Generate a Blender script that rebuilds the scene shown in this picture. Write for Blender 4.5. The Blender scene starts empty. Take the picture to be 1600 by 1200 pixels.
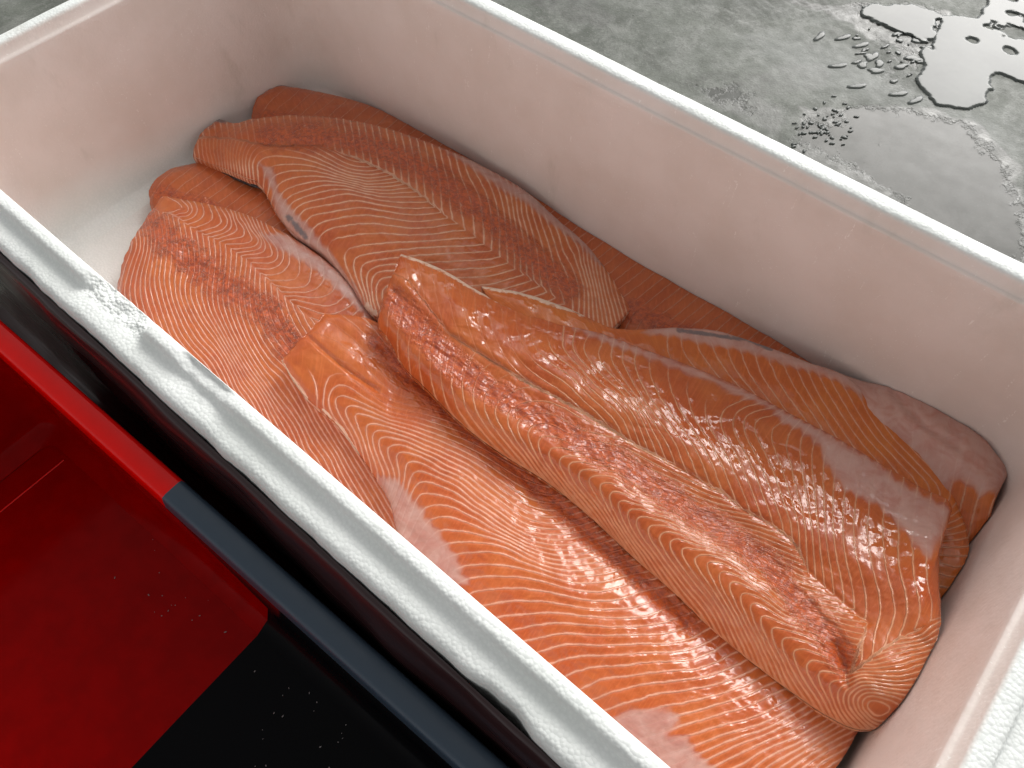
import bpy, math, random
import numpy as np
from mathutils import Matrix, Vector

# ------------------------------------------------------------------ camera
F = 1225.0
def _ray(p): return np.array([p[0]-800.0, 600.0-p[1], -F])
def _n(v): return v/np.linalg.norm(v)
_X = -_n(_ray((-1831, -1285)))
_Y = _n(_ray((2750, -1325))); _Y = _n(_Y-_X*np.dot(_X, _Y)); _Z = np.cross(_X, _Y)
R = np.array([_X, _Y, _Z])
CAM = np.array([0.0, 0.0, 0.62])
RIM = 0.22
scene = bpy.context.scene
col = scene.collection
cam_d = bpy.data.cameras.new("camera"); cam = bpy.data.objects.new("camera", cam_d); col.objects.link(cam)
M4 = np.eye(4); M4[:3, :3] = R; M4[:3, 3] = CAM
cam.matrix_world = Matrix(M4.tolist())
cam_d.sensor_width = 36; cam_d.lens = F/1600*36; cam_d.clip_start = 0.01; cam_d.clip_end = 200
scene.camera = cam

def at(px, py, z):
    """point of the place at height z seen along a direction of the survey photograph (arrays allowed)"""
    px = np.asarray(px, float); py = np.asarray(py, float); z = np.asarray(z, float)
    d = np.stack([px-800.0, 600.0-py, np.full_like(px, -F)], -1) @ R.T
    t = (z-CAM[2])/d[..., 2]
    return CAM+d*t[..., None]

# ------------------------------------------------------------------ light
d0 = at(1530, 135, 0.0)-CAM
sdir = _n(np.array([d0[0], d0[1], -d0[2]]))          # towards the bright part of the overcast sky
elev = math.asin(sdir[2])
world = bpy.data.worlds.new("World"); scene.world = world; world.use_nodes = True
wn = world.node_tree; bg = wn.nodes["Background"]
sky = wn.nodes.new("ShaderNodeTexSky"); sky.sky_type = 'NISHITA'; sky.sun_disc = False
sky.sun_elevation = elev; sky.sun_rotation = math.atan2(sdir[0], sdir[1])
sky.air_density = 1.0; sky.dust_density = 4.0; sky.ozone_density = 1.0
hs = wn.nodes.new("ShaderNodeHueSaturation"); hs.inputs['Saturation'].default_value = 0.0
wn.links.new(sky.outputs[0], hs.inputs['Color']); wn.links.new(hs.outputs[0], bg.inputs[0])
bg.inputs[1].default_value = 0.15
sun_d = bpy.data.lights.new("sun", 'SUN'); sun_d.energy = 1.5; sun_d.angle = math.radians(26); sun_d.color = (1, .955, .90)
sun = bpy.data.objects.new("sun", sun_d); col.objects.link(sun)
sun.rotation_euler = Vector(sdir.tolist()).to_track_quat('Z', 'Y').to_euler()
scene.view_settings.view_transform = 'Standard'; scene.view_settings.look = 'None'
scene.view_settings.exposure = 0.16; scene.view_settings.gamma = 1.0

# ------------------------------------------------------------------ helpers
def tag(o, label=None, cat=None, group=None, kind=None):
    if label: o['label'] = label
    if cat: o['category'] = cat
    if group: o['group'] = group
    if kind: o['kind'] = kind
    return o
def empty(name, loc):
    o = bpy.data.objects.new(name, None); col.objects.link(o); o.location = loc; o.empty_display_size = .02
    return o
def mesh_obj(name, V, faces, mats, parent=None, attrs=None, smooth=True, fmat=None):
    me = bpy.data.meshes.new(name)
    V = np.asarray(V, float)
    if parent is not None: V = V-np.array(parent.location)
    me.from_pydata(V.tolist(), [], faces if isinstance(faces, list) else faces.tolist())
    for m in (mats if isinstance(mats, (list, tuple)) else [mats]): me.materials.append(m)
    if smooth: me.polygons.foreach_set('use_smooth', [True]*len(me.polygons))
    if fmat is not None: me.polygons.foreach_set('material_index', np.asarray(fmat, int).tolist())
    if attrs:
        for k, a in attrs.items():
            at_ = me.attributes.new(k, 'FLOAT', 'POINT'); at_.data.foreach_set('value', np.asarray(a, np.float32))
    me.update()
    o = bpy.data.objects.new(name, me); col.objects.link(o)
    if parent is not None: o.parent = parent
    return o

_rng = np.random.default_rng(7)
_lat = _rng.random((256, 256))
def vnoise(x, y):
    xi = np.floor(x).astype(int); yi = np.floor(y).astype(int); fx = x-xi; fy = y-yi
    fx = fx*fx*(3-2*fx); fy = fy*fy*(3-2*fy)
    a = _lat[xi & 255, yi & 255]; b = _lat[(xi+1) & 255, yi & 255]; c = _lat[xi & 255, (yi+1) & 255]; d = _lat[(xi+1) & 255, (yi+1) & 255]
    return (a*(1-fx)+b*fx)*(1-fy)+(c*(1-fx)+d*fx)*fy-.5
def fbm(x, y, o=4):
    r = 0; a = 1
    for i in range(o): r = r+a*vnoise(x*2**i+17.3*i, y*2**i+5.1*i); a *= .5
    return r
def sstep(a, b, x):
    t = np.clip((x-a)/(b-a), 0, 1); return t*t*(3-2*t)
def seg_dist(P, poly, closed=False):
    poly = np.asarray(poly, float); best = np.full(P.shape[:-1], 1e9); 
    n = len(poly)
    for i in range(n if closed else n-1):
        a = poly[i]; b = poly[(i+1) % n]; ab = b-a
        t = np.clip(((P-a)@ab)/(ab@ab+1e-9), 0, 1)
        dd = np.linalg.norm(P-(a+t[..., None]*ab), axis=-1)
        best = np.minimum(best, dd)
    return best
def poly_sd(P, poly):
    """signed distance, positive inside"""
    poly = np.asarray(poly, float); x = P[..., 0]; y = P[..., 1]; ins = np.zeros(x.shape, bool); n = len(poly)
    for i in range(n):
        x1, y1 = poly[i]; x2, y2 = poly[(i+1) % n]
        c = ((y1 > y) != (y2 > y)) & (x < (x2-x1)*(y-y1)/(y2-y1+1e-12)+x1)
        ins ^= c
    d = seg_dist(P, poly, True)
    return np.where(ins, d, -d)
def tps(pts, vals, lam=.02):
    P = np.asarray(pts, float); c = P.mean(0); sc = P.std()
    Q = (P-c)/sc; n = len(Q)
    def K(A, B):
        r2 = ((A[:, None, :]-B[None])**2).sum(-1)
        return .5*r2*np.log(r2+1e-12)
    A = np.zeros((n+3, n+3)); A[:n, :n] = K(Q, Q)+lam*np.eye(n)
    A[:n, n] = 1; A[:n, n+1:] = Q; A[n, :n] = 1; A[n+1:, :n] = Q.T
    w = np.linalg.solve(A, np.concatenate([np.asarray(vals, float), np.zeros(3)]))
    def f(X):
        X = (X-c)/sc; out = np.empty(len(X))
        for i in range(0, len(X), 20000):
            Y = X[i:i+20000]; out[i:i+20000] = K(Y, Q)@w[:n]+w[n]+Y@w[n+1:]
        return out
    return f

# ------------------------------------------------------------------ node helpers
class NT:
    def __init__(s, name):
        s.m = bpy.data.materials.new(name); s.m.use_nodes = True; s.t = s.m.node_tree; s.b = s.t.nodes["Principled BSDF"]
    def new(s, ty, **kw):
        n = s.t.nodes.new(ty)
        for k, v in kw.items(): setattr(n, k, v)
        return n
    def put(s, sock, v):
        if isinstance(v, bpy.types.NodeSocket): s.t.links.new(v, sock)
        elif v is not None:
            if isinstance(v, (tuple, list)) and len(v) == 3 and len(sock.default_value) == 4: v = (*v, 1)
            sock.default_value = v
    def math(s, op, a, b=None, c=None, clamp=False):
        n = s.new('ShaderNodeMath', operation=op, use_clamp=clamp)
        for i, v in enumerate((a, b, c)): s.put(n.inputs[i], v)
        return n.outputs[0]
    def attr(s, name): return s.new('ShaderNodeAttribute', attribute_name=name).outputs['Fac']
    def coord(s): return s.new('ShaderNodeTexCoord').outputs['Object']
    def mapping(s, v, scale=(1, 1, 1), rot=(0, 0, 0)):
        n = s.new('ShaderNodeMapping'); s.put(n.inputs['Vector'], v); n.inputs['Scale'].default_value = scale; n.inputs['Rotation'].default_value = rot
        return n.outputs[0]
    def noise(s, v, scale, detail=3, rough=.55, dist=0.0):
        n = s.new('ShaderNodeTexNoise'); s.put(n.inputs['Vector'], v); n.inputs['Scale'].default_value = scale
        n.inputs['Detail'].default_value = detail; n.inputs['Roughness'].default_value = rough; n.inputs['Distortion'].default_value = dist
        return n.outputs['Fac']
    def voro(s, v, scale, feature='F1', rnd=1.0):
        n = s.new('ShaderNodeTexVoronoi', feature=feature); s.put(n.inputs['Vector'], v); n.inputs['Scale'].default_value = scale
        n.inputs['Randomness'].default_value = rnd
        return n.outputs['Distance']
    def ramp(s, x, a, b, lo=0.0, hi=1.0, smooth=True):
        n = s.new('ShaderNodeMapRange', interpolation_type='SMOOTHSTEP' if smooth else 'LINEAR')
        for i, v in enumerate((x, a, b, lo, hi)): s.put(n.inputs[i], v)
        return n.outputs[0]
    def mix(s, f, a, b, mode='MIX'):
        n = s.new('ShaderNodeMix', data_type='RGBA', blend_type=mode)
        s.put(n.inputs[0], f); s.put(n.inputs[6], a); s.put(n.inputs[7], b)
        return n.outputs[2]
    def comb(s, x, y, z):
        n = s.new('ShaderNodeCombineXYZ')
        for i, v in enumerate((x, y, z)): s.put(n.inputs[i], v)
        return n.outputs[0]
    def bump(s, h, dist, strength=1.0, normal=None):
        n = s.new('ShaderNodeBump'); s.put(n.inputs['Height'], h); n.inputs['Distance'].default_value = dist; n.inputs['Strength'].default_value = strength
        if normal is not None: s.put(n.inputs['Normal'], normal)
        return n.outputs[0]
    def out(s, color=None, rough=None, normal=None, **kw):
        s.put(s.b.inputs['Base Color'], color); s.put(s.b.inputs['Roughness'], rough)
        if normal is not None: s.put(s.b.inputs['Normal'], normal)
        for k, v in kw.items(): s.put(s.b.inputs[k.replace('_', ' ')], v)
        return s.m

# ------------------------------------------------------------------ materials
def mat_flesh(name, base, deep, line, strength=1.0, lw=.80, mauve=(.34, .068, .038), wet=1.0, torn=1.0):
    t = NT(name); co = t.coord()
    n1 = t.noise(co, 90, 4); n2 = t.noise(co, 26, 3); n3 = t.noise(co, 260, 4, .6)
    ph = t.attr('phase'); al = t.attr('along'); gr = t.attr('grad')          # grad: lines per mm
    c1 = t.math('SUBTRACT', n1, .5); c3 = t.math('SUBTRACT', n3, .5)
    wob = t.math('MULTIPLY', c1, .24); wob2 = t.math('MULTIPLY', c3, .12)
    p = t.math('ADD', ph, t.math('ADD', wob, wob2))
    pp = t.math('PINGPONG', p, .5)
    dmm = t.math('DIVIDE', pp, t.math('MAXIMUM', gr, .03))
    wv = t.math('MULTIPLY_ADD', t.noise(co, 140, 2), lw*.9, lw*.55)
    ln = t.ramp(dmm, t.math('MULTIPLY', wv, .25), wv, 1, 0)
    halo = t.ramp(dmm, 0, t.math('MULTIPLY', wv, 2.6), 1, 0)
    lowg = t.ramp(gr, .045, .085)
    mus = t.attr('muscle'); mem = t.attr('memb'); fat = t.attr('fat'); grey = t.attr('grey'); fade = t.math('MULTIPLY', t.attr('fade'), lowg)
    mus = t.ramp(t.math('ADD', mus, t.math('ADD', t.math('MULTIPLY', c1, 1.1), t.math('MULTIPLY', c3, .7))), .25, 1.0)
    scal = t.math('MULTIPLY', t.math('SUBTRACT', .28, pp), .48)               # rib ends reach like fingers into the lining
    memn = t.ramp(t.math('ADD', mem, t.math('ADD', t.math('MULTIPLY', c1, .30), t.math('ADD', t.math('MULTIPLY', c3, .06), scal))), .34, .72)
    fib = t.noise(t.comb(t.math('MULTIPLY', p, .9), al, 0), 1.0, 2, .7)
    c = t.mix(t.ramp(n2, .3, .7), base, deep)
    c = t.mix(t.math('MULTIPLY', t.ramp(fib, .45, .75), .30), c, tuple(min(1, x*1.4+.02) for x in base))
    c = t.mix(t.math('MULTIPLY', t.ramp(n1, .45, .7), .30), c, deep)
    # a rib is deeper in colour just below each line
    edge = t.ramp(t.math('FRACT', p), .0, .35, 1, 0)
    c = t.mix(t.math('MULTIPLY', t.math('MULTIPLY', edge, fade), .28), c, deep)
    brk = t.ramp(t.noise(co, 70, 4, .65), .36, .56)
    keep = t.math('MULTIPLY', t.math('SUBTRACT', 1, t.math('MULTIPLY', mus, .86)), t.math('MULTIPLY_ADD', brk, .4, .6))
    lnk = t.math('MULTIPLY', t.math('MULTIPLY', ln, fade), keep)
    c = t.mix(t.math('MULTIPLY', t.math('MULTIPLY', halo, fade), .22*strength), c, line)
    mv = t.mix(t.ramp(n3, .35, .65), mauve, tuple(x*1.25 for x in deep))
    c = t.mix(t.math('MULTIPLY', mus, .9), c, mv)
    sh = t.noise(t.mapping(co, (420, 170, 300), (0, 0, .6)), 1.0, 5, .7, 1.6)
    shm = t.math('MULTIPLY', t.ramp(sh, .58-.04*torn, .74-.04*torn), t.math('MULTIPLY', t.math('MULTIPLY', mus, t.ramp(n1, .42, .6)), .75))
    c = t.mix(shm, c, line)
    c = t.mix(t.math('MULTIPLY', lnk, .95*strength), c, line)
    mc = t.mix(t.ramp(t.noise(t.mapping(co, (60, 60, 60)), 1, 4, .6, .8), .35, .7), (.58, .37, .32), (.50, .25, .21))
    c = t.mix(t.math('MULTIPLY', memn, t.ramp(mem, .4, 1.0, .55, .88)), c, mc)
    red = t.math('MULTIPLY', t.ramp(t.math('ABSOLUTE', t.math('SUBTRACT', memn, .5)), .0, .5, 1, 0), t.ramp(n1, .45, .62))
    c = t.mix(t.math('MULTIPLY', red, .35), c, (.34, .06, .045))
    gm = t.ramp(t.math('ADD', grey, t.math('ADD', t.math('MULTIPLY', c1, 1.2), t.math('MULTIPLY', c3, .8))), .45, 1.0)
    c = t.mix(t.math('MULTIPLY', gm, .8), c, (.12, .125, .135))
    fm = t.ramp(t.math('ADD', fat, t.math('ADD', t.math('MULTIPLY', c1, 1.0), t.math('MULTIPLY', c3, 1.1))), .45, .85)
    c = t.mix(t.math('MULTIPLY', fm, .85), c, (.80, .62, .48))
    h1 = t.math('MULTIPLY', ln, t.math('MULTIPLY', fade, t.math('SUBTRACT', 1, memn)))
    b1 = t.bump(t.math('ADD', h1, t.math('MULTIPLY', edge, -.8)), .0004, 1.0)
    film = t.noise(co, 38, 2, .5, .8)
    rip = t.math('ADD', t.math('MULTIPLY', t.noise(co, 190, 3, .55, .8), .26), t.math('MULTIPLY', t.noise(t.comb(t.math('MULTIPLY', p, 1.9), t.math('MULTIPLY', al, .16), t.math('MULTIPLY', n2, 1.5)), 1.0, 3, .6, .4), .75)); rip2 = t.noise(t.mapping(co, (300, 620, 500), (0, 0, .55)), 1, 2, .5)
    tear = t.ramp(t.math('ADD', mus, t.math('MULTIPLY', t.math('SUBTRACT', n2, .5), 1.2)), .1, .8)
    amp = t.math('MULTIPLY_ADD', tear, .80, .30)
    hh = t.math('ADD', t.math('MULTIPLY', film, 2.0), t.math('MULTIPLY', t.math('ADD', rip, t.math('MULTIPLY', rip2, .12)), amp))
    hh = t.math('ADD', hh, t.math('MULTIPLY', shm, .5*torn))
    b2 = t.bump(hh, .00125*wet, 1.0, b1)
    b3 = t.bump(fib, .00012, .5, b2)
    rgh = t.ramp(t.noise(co, 120, 3), .35, .7, .04, .11)
    t.b.subsurface_method = 'RANDOM_WALK'
    return t.out(c, rgh, b3, IOR=1.47, Subsurface_Weight=.12, Subsurface_Radius=(1.0, .35, .2), Subsurface_Scale=.004)

def mat_foam():
    t = NT('white_foam'); co = t.coord()
    inner = t.attr('inner'); rough_a = t.attr('rough')
    v = t.voro(co, 420); n = t.noise(co, 14, 4); nf = t.noise(co, 900, 2)
    white = t.mix(t.ramp(n, .3, .7), (.86, .88, .86), (.80, .83, .80))
    pink = t.mix(t.ramp(n, .3, .75), (.80, .70, .655), (.73, .625, .57))
    c = t.mix(t.math('MULTIPLY', inner, .93), white, pink)
    # little shiny bead specks and scraped marks
    sp = t.math('MULTIPLY', t.ramp(t.noise(co, 620, 2), .66, .72), t.math('MULTIPLY', inner, t.math('MULTIPLY_ADD', t.ramp(t.noise(co, 22, 3), .45, .65), .75, .1)))
    scr = t.math('MULTIPLY', t.math('MULTIPLY', t.ramp(t.noise(t.mapping(co, (230, 230, 26)), 1, 3, .6, .6), .64, .70), t.ramp(t.noise(co, 520, 2), .5, .6)), t.math('MULTIPLY', inner, .8))
    sp = t.math('MAXIMUM', sp, scr)
    c = t.mix(sp, c, (.92, .86, .82))
    dirt = t.ramp(t.noise(t.mapping(co, (1, 1, .4)), 30, 5, .6), .60, .74)
    c = t.mix(t.math('MULTIPLY', dirt, .18), c, (.42, .36, .28))
    crease = t.ramp(v, .28, .62)
    c = t.mix(t.math('MULTIPLY', crease, t.math('MULTIPLY', t.math('SUBTRACT', 1, inner), .16)), c, (.55, .58, .56))
    hb = t.math('ADD', t.math('MULTIPLY', v, -1), t.math('MULTIPLY', t.noise(co, 90, 3), .6))
    amp = t.math('MULTIPLY_ADD', t.math('SUBTRACT', 1, inner), .20, .08)
    amp = t.math('ADD', amp, t.math('MULTIPLY', rough_a, .5))
    b = t.bump(t.math('MULTIPLY', hb, amp), .0015, .8)
    b = t.bump(t.noise(co, 45, 4), .002, .35, b)
    rg = t.math('MULTIPLY_ADD', inner, -.18, .55)
    t.b.subsurface_method = 'RANDOM_WALK'
    return t.out(c, rg, b, IOR=1.4)

def mat_plain(name, c, r, bumpd=0.0, bs=200, **kw):
    t = NT(name); co = t.coord(); n = t.noise(co, bs, 4)
    cc = t.mix(t.ramp(n, .3, .7), c, tuple(x*.8 for x in c))
    return t.out(cc, t.ramp(t.noise(co, 35, 4), .3, .7, r*.75, r*1.35), t.bump(n, bumpd or .0001, .5), **kw)

# ------------------------------------------------------------------ the foam box
MF = mat_foam()
BX0, BX1, BY0, BY1 = -.722, .126, .0813, .474
prof = [(-.026, .025, 1), (-.018, .0252, 1), (-.0125, .0275, 1), (-.0098, .032, 1), (-.0088, .040, 1), (-.0080, .085, 1), (-.0072, .13, 1), (-.0066, .175, 1), (-.0062, .200, 1),
        (-.0061, .2065, 1), (-.0056, .2082, 1), (-.0040, .2088, 1), (-.0032, .2094, 1), (-.0026, .2108, 1), (-.0012, .2140, 1), (-.0006, .2165, .9), (.0, .2188, .35), (.0015, .2198, 0), (.0045, .2202, 0),
        (.0075, .2202, 0), (.0098, .2198, 0), (.0115, .2180, 0), (.0125, .2150, 0), (.0135, .2120, 0), (.0150, .2106, 0), (.0175, .2102, 0), (.0215, .2102, 0), (.0255, .2100, 0), (.0283, .2086, 0), (.0297, .2055, 0),
        (.0300, .198, 0), (.0296, .150, 0), (.0290, .090, 0), (.0285, .030, 0), (.028, .004, 0), (.025, .0005, 0)]
near_o = [-.026, -.018, -.0125, -.0098, -.0088, -.0080, -.0060, -.0036, -.0026, -.0025, -.0024, -.0022, -.0021, -.0020, -.0014, -.0008, -.0001, .0010, .0035, .0062, .0084, .0096, .0108, .0124, .0145, .0175, .0212, .0245, .0278, .0295, .0300, .0296, .0290, .0285, .028, .025]
near_z = [.025, .0252, .0275, .032, .040, .085, .13, .175, .200, .2065, .2082, .2088, .2094, .2108, .2140, .2165, .2188, .2197, .2201, .2201, .2196, .2180, .2146, .2130, .2127, .2128, .2130, .2129, .2120, .2085, .200, .150, .090, .030, .004, .0005]
def loop_pts(off):
    rc = max(.02, .046+off)
    x0, x1, y0, y1 = BX0-off, BX1+off, BY0-off, BY1+off
    segs = []
    def line(a, b, n):
        for i in range(n): u = i/n; segs.append((a[0]+(b[0]-a[0])*u, a[1]+(b[1]-a[1])*u))
    def arc(cx, cy, a0):
        for i in range(10): a = a0+math.pi/2*i/10; segs.append((cx+rc*math.cos(a), cy+rc*math.sin(a)))
    line((x0+rc, y0), (x1-rc, y0), 420); arc(x1-rc, y0+rc, -math.pi/2)
    line((x1, y0+rc), (x1, y1-rc), 150); arc(x1-rc, y1-rc, 0)
    line((x1-rc, y1), (x0+rc, y1), 300); arc(x0+rc, y1-rc, math.pi/2)
    line((x0, y1-rc), (x0, y0+rc), 150); arc(x0+rc, y0+rc, math.pi)
    return np.array(segs)
def xof(px, py, z=RIM): return float(at(px, py, z)[0])
def build_box():
    root = empty('foam_box', (-.29, .28, 0))
    tag(root, 'long white foam fish box standing open on the wet concrete, full of salmon fillets', 'foam box')
    L = []; IN = []; RO = []
    xa, xb = xof(135, 430), xof(222, 512)
    xc, xd = xof(275, 560), xof(345, 625)
    xe, xf = xof(735, 1062), xof(800, 1130)
    for (o, z, inn) in prof:
        P = loop_pts(o); n = len(P)
        near = np.zeros(n); near[:420] = 1
        x, y = P[:, 0], P[:, 1]
        zz = np.full(n, z); ro = np.zeros(n)
        k_ = len(L); wn_ = 1-sstep(BY0-.002, BY0+.03, y) if k_ < 21 else 1-sstep(BY0-.026, BY0+.01, y)
        nn_ = near.copy()
        y = y-(near_o[k_]-o)*nn_*1.0
        endf = np.minimum(sstep(BX0+.01, BX0+.05, x), 1-sstep(BX1-.05, BX1-.01, x))*near
        y = y+(near_o[k_]-o)*nn_*(1-endf)
        zz = zz+(near_z[k_]-z)*endf
        # broken and worn stretches of the raised lip on the near side
        br = near*sstep(xa-.006, xa+.006, x)*(1-sstep(xb-.006, xb+.006, x))
        br2 = near*sstep(xc-.01, xc+.012, x)*(1-sstep(xd-.012, xd+.012, x))*.55
        # left end and top-left corner chipped
        chip = ((x < BX0+.01) & (y > BY1-.16)).astype(float)*.9
        if z > .2095 and o < .0150:
            fl = np.clip(br+br2*(o > .0), 0, 1)
            rg = fbm(x*160, np.full(n, o*260.), 4)
            zz = zz*(1-fl)+fl*(np.minimum(zz, .2125)+rg*.0024)
            ro = np.maximum(ro, br)
        if o > .0:
            w = fbm(x*26+3, y*26+o*40, 3)
            zz = zz+w*.0006
            if z > .195:
                c2 = fbm(x*90, y*90+o*150, 4)
                zz = zz-chip*np.maximum(0, c2+.05)*.008
                ro = np.maximum(ro, chip*.6)
        nx = np.zeros(n); ny = np.zeros(n)
        # outer edge nick on the near side
        if o > .018 and z > .16:
            nk = near*sstep(xe-.006, xe+.01, x)*(1-sstep(xf-.004, xf+.014, x))
            y = y+nk*.0030*(o-.018)/.012
            w = fbm(x*55, np.full(n, 2.2), 4)
            y = y+near*w*.0014
        if o < -.001 and inn > 0:
            zz = zz+0
        L.append(np.stack([x+nx, y+ny, zz], 1)); IN.append(np.full(n, inn)*(1-endf*(z > .19))); RO.append(ro)
    n = len(L[0]); m = len(L)
    V = np.concatenate(L); IN = np.concatenate(IN); RO = np.concatenate(RO)
    idx = np.arange(n)
    faces = []
    for k in range(m-1):
        a = k*n+idx; b = k*n+(idx+1) % n; c = (k+1)*n+(idx+1) % n; d = (k+1)*n+idx
        faces.append(np.stack([a, b, c, d], 1))
    faces = np.concatenate(faces).tolist()
    # inner floor as a rectangle grid fan, outer bottom
    faces.append(list(range(n))[::-1])
    faces.append([(m-1)*n+i for i in range(n)])
    # stains: inside walls pink; sunlight on the left end floor painted in as white
    wf = sstep(.03, .10, V[:, 2])
    stain_light = IN*np.where(IN > .5, .85+.15*wf, 1)
    stain_light *= 1-.85*(1-sstep(.03, .09, V[:, 2]))*sstep(-.35, -.6, V[:, 0])*(1-sstep(.25, .36, V[:, 1]))
    body = mesh_obj('box_body', V, faces, MF, root, {'inner': np.clip(stain_light, 0, 1), 'rough': RO})
    return root
box = build_box()

# ------------------------------------------------------------------ salmon fillets
def spline(P, n, k=None):
    P = np.asarray(P, float); m = len(P)
    d = np.concatenate([[0], np.cumsum(np.linalg.norm(np.diff(P[:, :2], axis=0), axis=1)+1e-6)])
    T = np.gradient(P, d, axis=0)
    return P, d, T
def seval(P, d, T, u):
    i = np.clip(np.searchsorted(d, u, side='right')-1, 0, len(d)-2)
    h = (d[i+1]-d[i]); s = ((u-d[i])/h)[:, None]; h = h[:, None]
    return (2*s**3-3*s**2+1)*P[i]+(s**3-2*s**2+s)*h*T[i]+(-2*s**3+3*s**2)*P[i+1]+(s**3-s**2)*h*T[i+1]

def wall_clamp(V):
    z = np.clip(V[:, 2], .03, .2)
    off = np.interp(z, [.03, .04, .19], [-.0105, -.0088, -.0064])-.0008
    V[:, 0] = np.clip(V[:, 0], BX0-off, BX1+off)
    V[:, 1] = np.clip(V[:, 1], BY0-off, BY1+off)
    V[:, 2] = np.maximum(V[:, 2], .0262)
    return V

def fillet(label, st, prof_t, lines, mat, skinmat, muscle=(), grooves=(), memb=(), fat=(), grey=(), fade=(), ns=420, nt=170,
           edge=.0045, ew=13, depth=.010, noise_amp=.0011, seed=0, inset=.0045, split=None, lam=.01, along=.11):
    """st: stations (near pt, far pt[, mid]) as (x, y, z); prof_t: t knots, rise in m, amplitude along s"""
    C = []
    Ls = np.array([s[0] for s in st], float); Rs = np.array([s[1] for s in st], float)
    Ms = np.array([(s[2] if len(s) > 2 else tuple((np.array(s[0])+np.array(s[1]))/2)) for s in st], float)
    mid = (Ls+Rs)/2
    _, d, _ = spline(mid, 0)
    u = np.linspace(0, d[-1], ns)
    def ev(P): P = np.asarray(P, float); return seval(P, d, np.gradient(P, d, axis=0), u)
    L = ev(Ls); Rr = ev(Rs); off = ev(Ms-mid)
    t = np.linspace(0, 1, nt)
    t = t-.10*np.sin(2*math.pi*t)/(2*math.pi)*1.0      # a little denser at the edges
    Q = L[:, None, :]*(1-t)[None, :, None]+Rr[:, None, :]*t[None, :, None]+off[:, None, :]*(4*t*(1-t))[None, :, None]
    W = np.linalg.norm(L[:, :2]-Rr[:, :2], axis=1)
    ds = np.minimum(u, d[-1]-u)
    dist = np.minimum(np.minimum(t[None]*W[:, None], (1-t)[None]*W[:, None]), ds[:, None]+0*t[None])
    px = Q[..., 0]; py = Q[..., 1]; z = Q[..., 2].copy()
    # ragged edges
    rg = fbm(px/13.+seed, py/13.+seed*2, 3)*2.2*(1-sstep(0, 16, dist))
    px = px+rg; py = py+rg*.6
    kn, rise, amp = prof_t
    # smooth cross profile
    kk = np.array(kn, float); rv = np.array(rise, float)
    tg = np.gradient(rv, kk)
    pr = seval(rv[:, None], kk, tg[:, None], t)[:, 0]
    am = np.interp(u/d[-1], np.linspace(0, 1, len(amp)), amp)
    z += am[:, None]*pr[None]
    P2 = np.stack([px, py], -1)
    for pl, w, dep in grooves:
        dd = seg_dist(P2, pl); z -= dep*np.exp(-(dd/w)**2)
    z += noise_amp*(fbm(px/42.+seed, py/42., 3)*1.6+fbm(px/15.+seed, py/15., 3)*.55)
    for it in muscle:
        mk = 1-sstep(it[2]*.3, it[2]*1.1, seg_dist(P2, it[1]))
        a_ = px*.82+py*.57; b_ = -px*.57+py*.82
        z += mk*(.0017*fbm(a_/24.+seed, b_/10., 3)+.0010*np.maximum(0, fbm(a_/11.+9, b_/7.+seed, 2)))
    q = np.clip(1-dist/ew, 0, 1)
    z -= edge*(1-np.sqrt(np.clip(1-q*q, 0, 1)))
    V = at(px.ravel(), py.ravel(), z.ravel())
    # phase of the connective tissue lines, traced from the fish
    pts = []; vals = []
    for ph, pl in lines:
        pl = np.array(pl, float)
        dd = np.concatenate([[0], np.cumsum(np.linalg.norm(np.diff(pl, axis=0), axis=1))])
        k = max(len(pl), int(dd[-1]/18)+1)
        uu = np.linspace(0, dd[-1], k)
        for a, b in zip(np.interp(uu, dd, pl[:, 0]), np.interp(uu, dd, pl[:, 1])): pts.append((a, b)); vals.append(ph)
    P2f = P2.reshape(-1, 2)
    pts = np.array(pts); vals = np.array(vals)
    if split is None: phase = tps(pts, vals, lam)(P2f)
    else:
        sp_ = poly_sd(pts, split) > 0; si = poly_sd(P2f, split)
        sdp = poly_sd(pts, split); fa = tps(pts[sdp > -3], vals[sdp > -3], lam); fb = tps(pts[sdp < 3], vals[sdp < 3], lam)
        w = sstep(-1.6, 1.6, si+3.0*vnoise(P2f[:, 0]/7., P2f[:, 1]/7.))
        phase = fa(P2f)*w+fb(P2f)*(1-w)
    Vg = V.reshape(ns, nt, 3)[..., :2]; gp = phase.reshape(ns, nt)
    es = np.gradient(Vg, axis=0); et = np.gradient(Vg, axis=1); ps = np.gradient(gp, axis=0); pt = np.gradient(gp, axis=1)
    det = es[..., 0]*et[..., 1]-es[..., 1]*et[..., 0]; det = np.where(np.abs(det) < 1e-10, 1e-10, det)
    gx = (ps*et[..., 1]-pt*es[..., 1])/det; gy = (-ps*et[..., 0]+pt*es[..., 0])/det
    grad = np.clip(np.hypot(gx, gy)*.001, 0, 2).ravel()
    # coordinate running along the lines
    along_c = (P2f[:, 0]*.55+P2f[:, 1]*.85)*along*2+(np.tile(t, ns)*260*along)
    def mask(items, default=0.0):
        m = np.full(len(P2f), default)
        for it in items:
            if it[0] == 'poly': m = np.maximum(m, np.clip(.5+poly_sd(P2f, it[1])/(it[2]*5.0), 0, 1))
            else: m = np.maximum(m, 1-sstep(0, it[2]*1.35, seg_dist(P2f, it[1])))
        return m
    A = {'grad': grad, 'phase': phase, 'along': along_c, 'muscle': mask(muscle), 'memb': mask(memb), 'fat': mask(fat), 'grey': mask(grey)}
    fd = np.ones(len(P2f))
    for pl, w, v in fade: fd = np.minimum(fd, 1-(1-v)*(1-sstep(w*.5, w, seg_dist(P2f, pl))))
    A['fade'] = fd
    V = wall_clamp(V)
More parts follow.
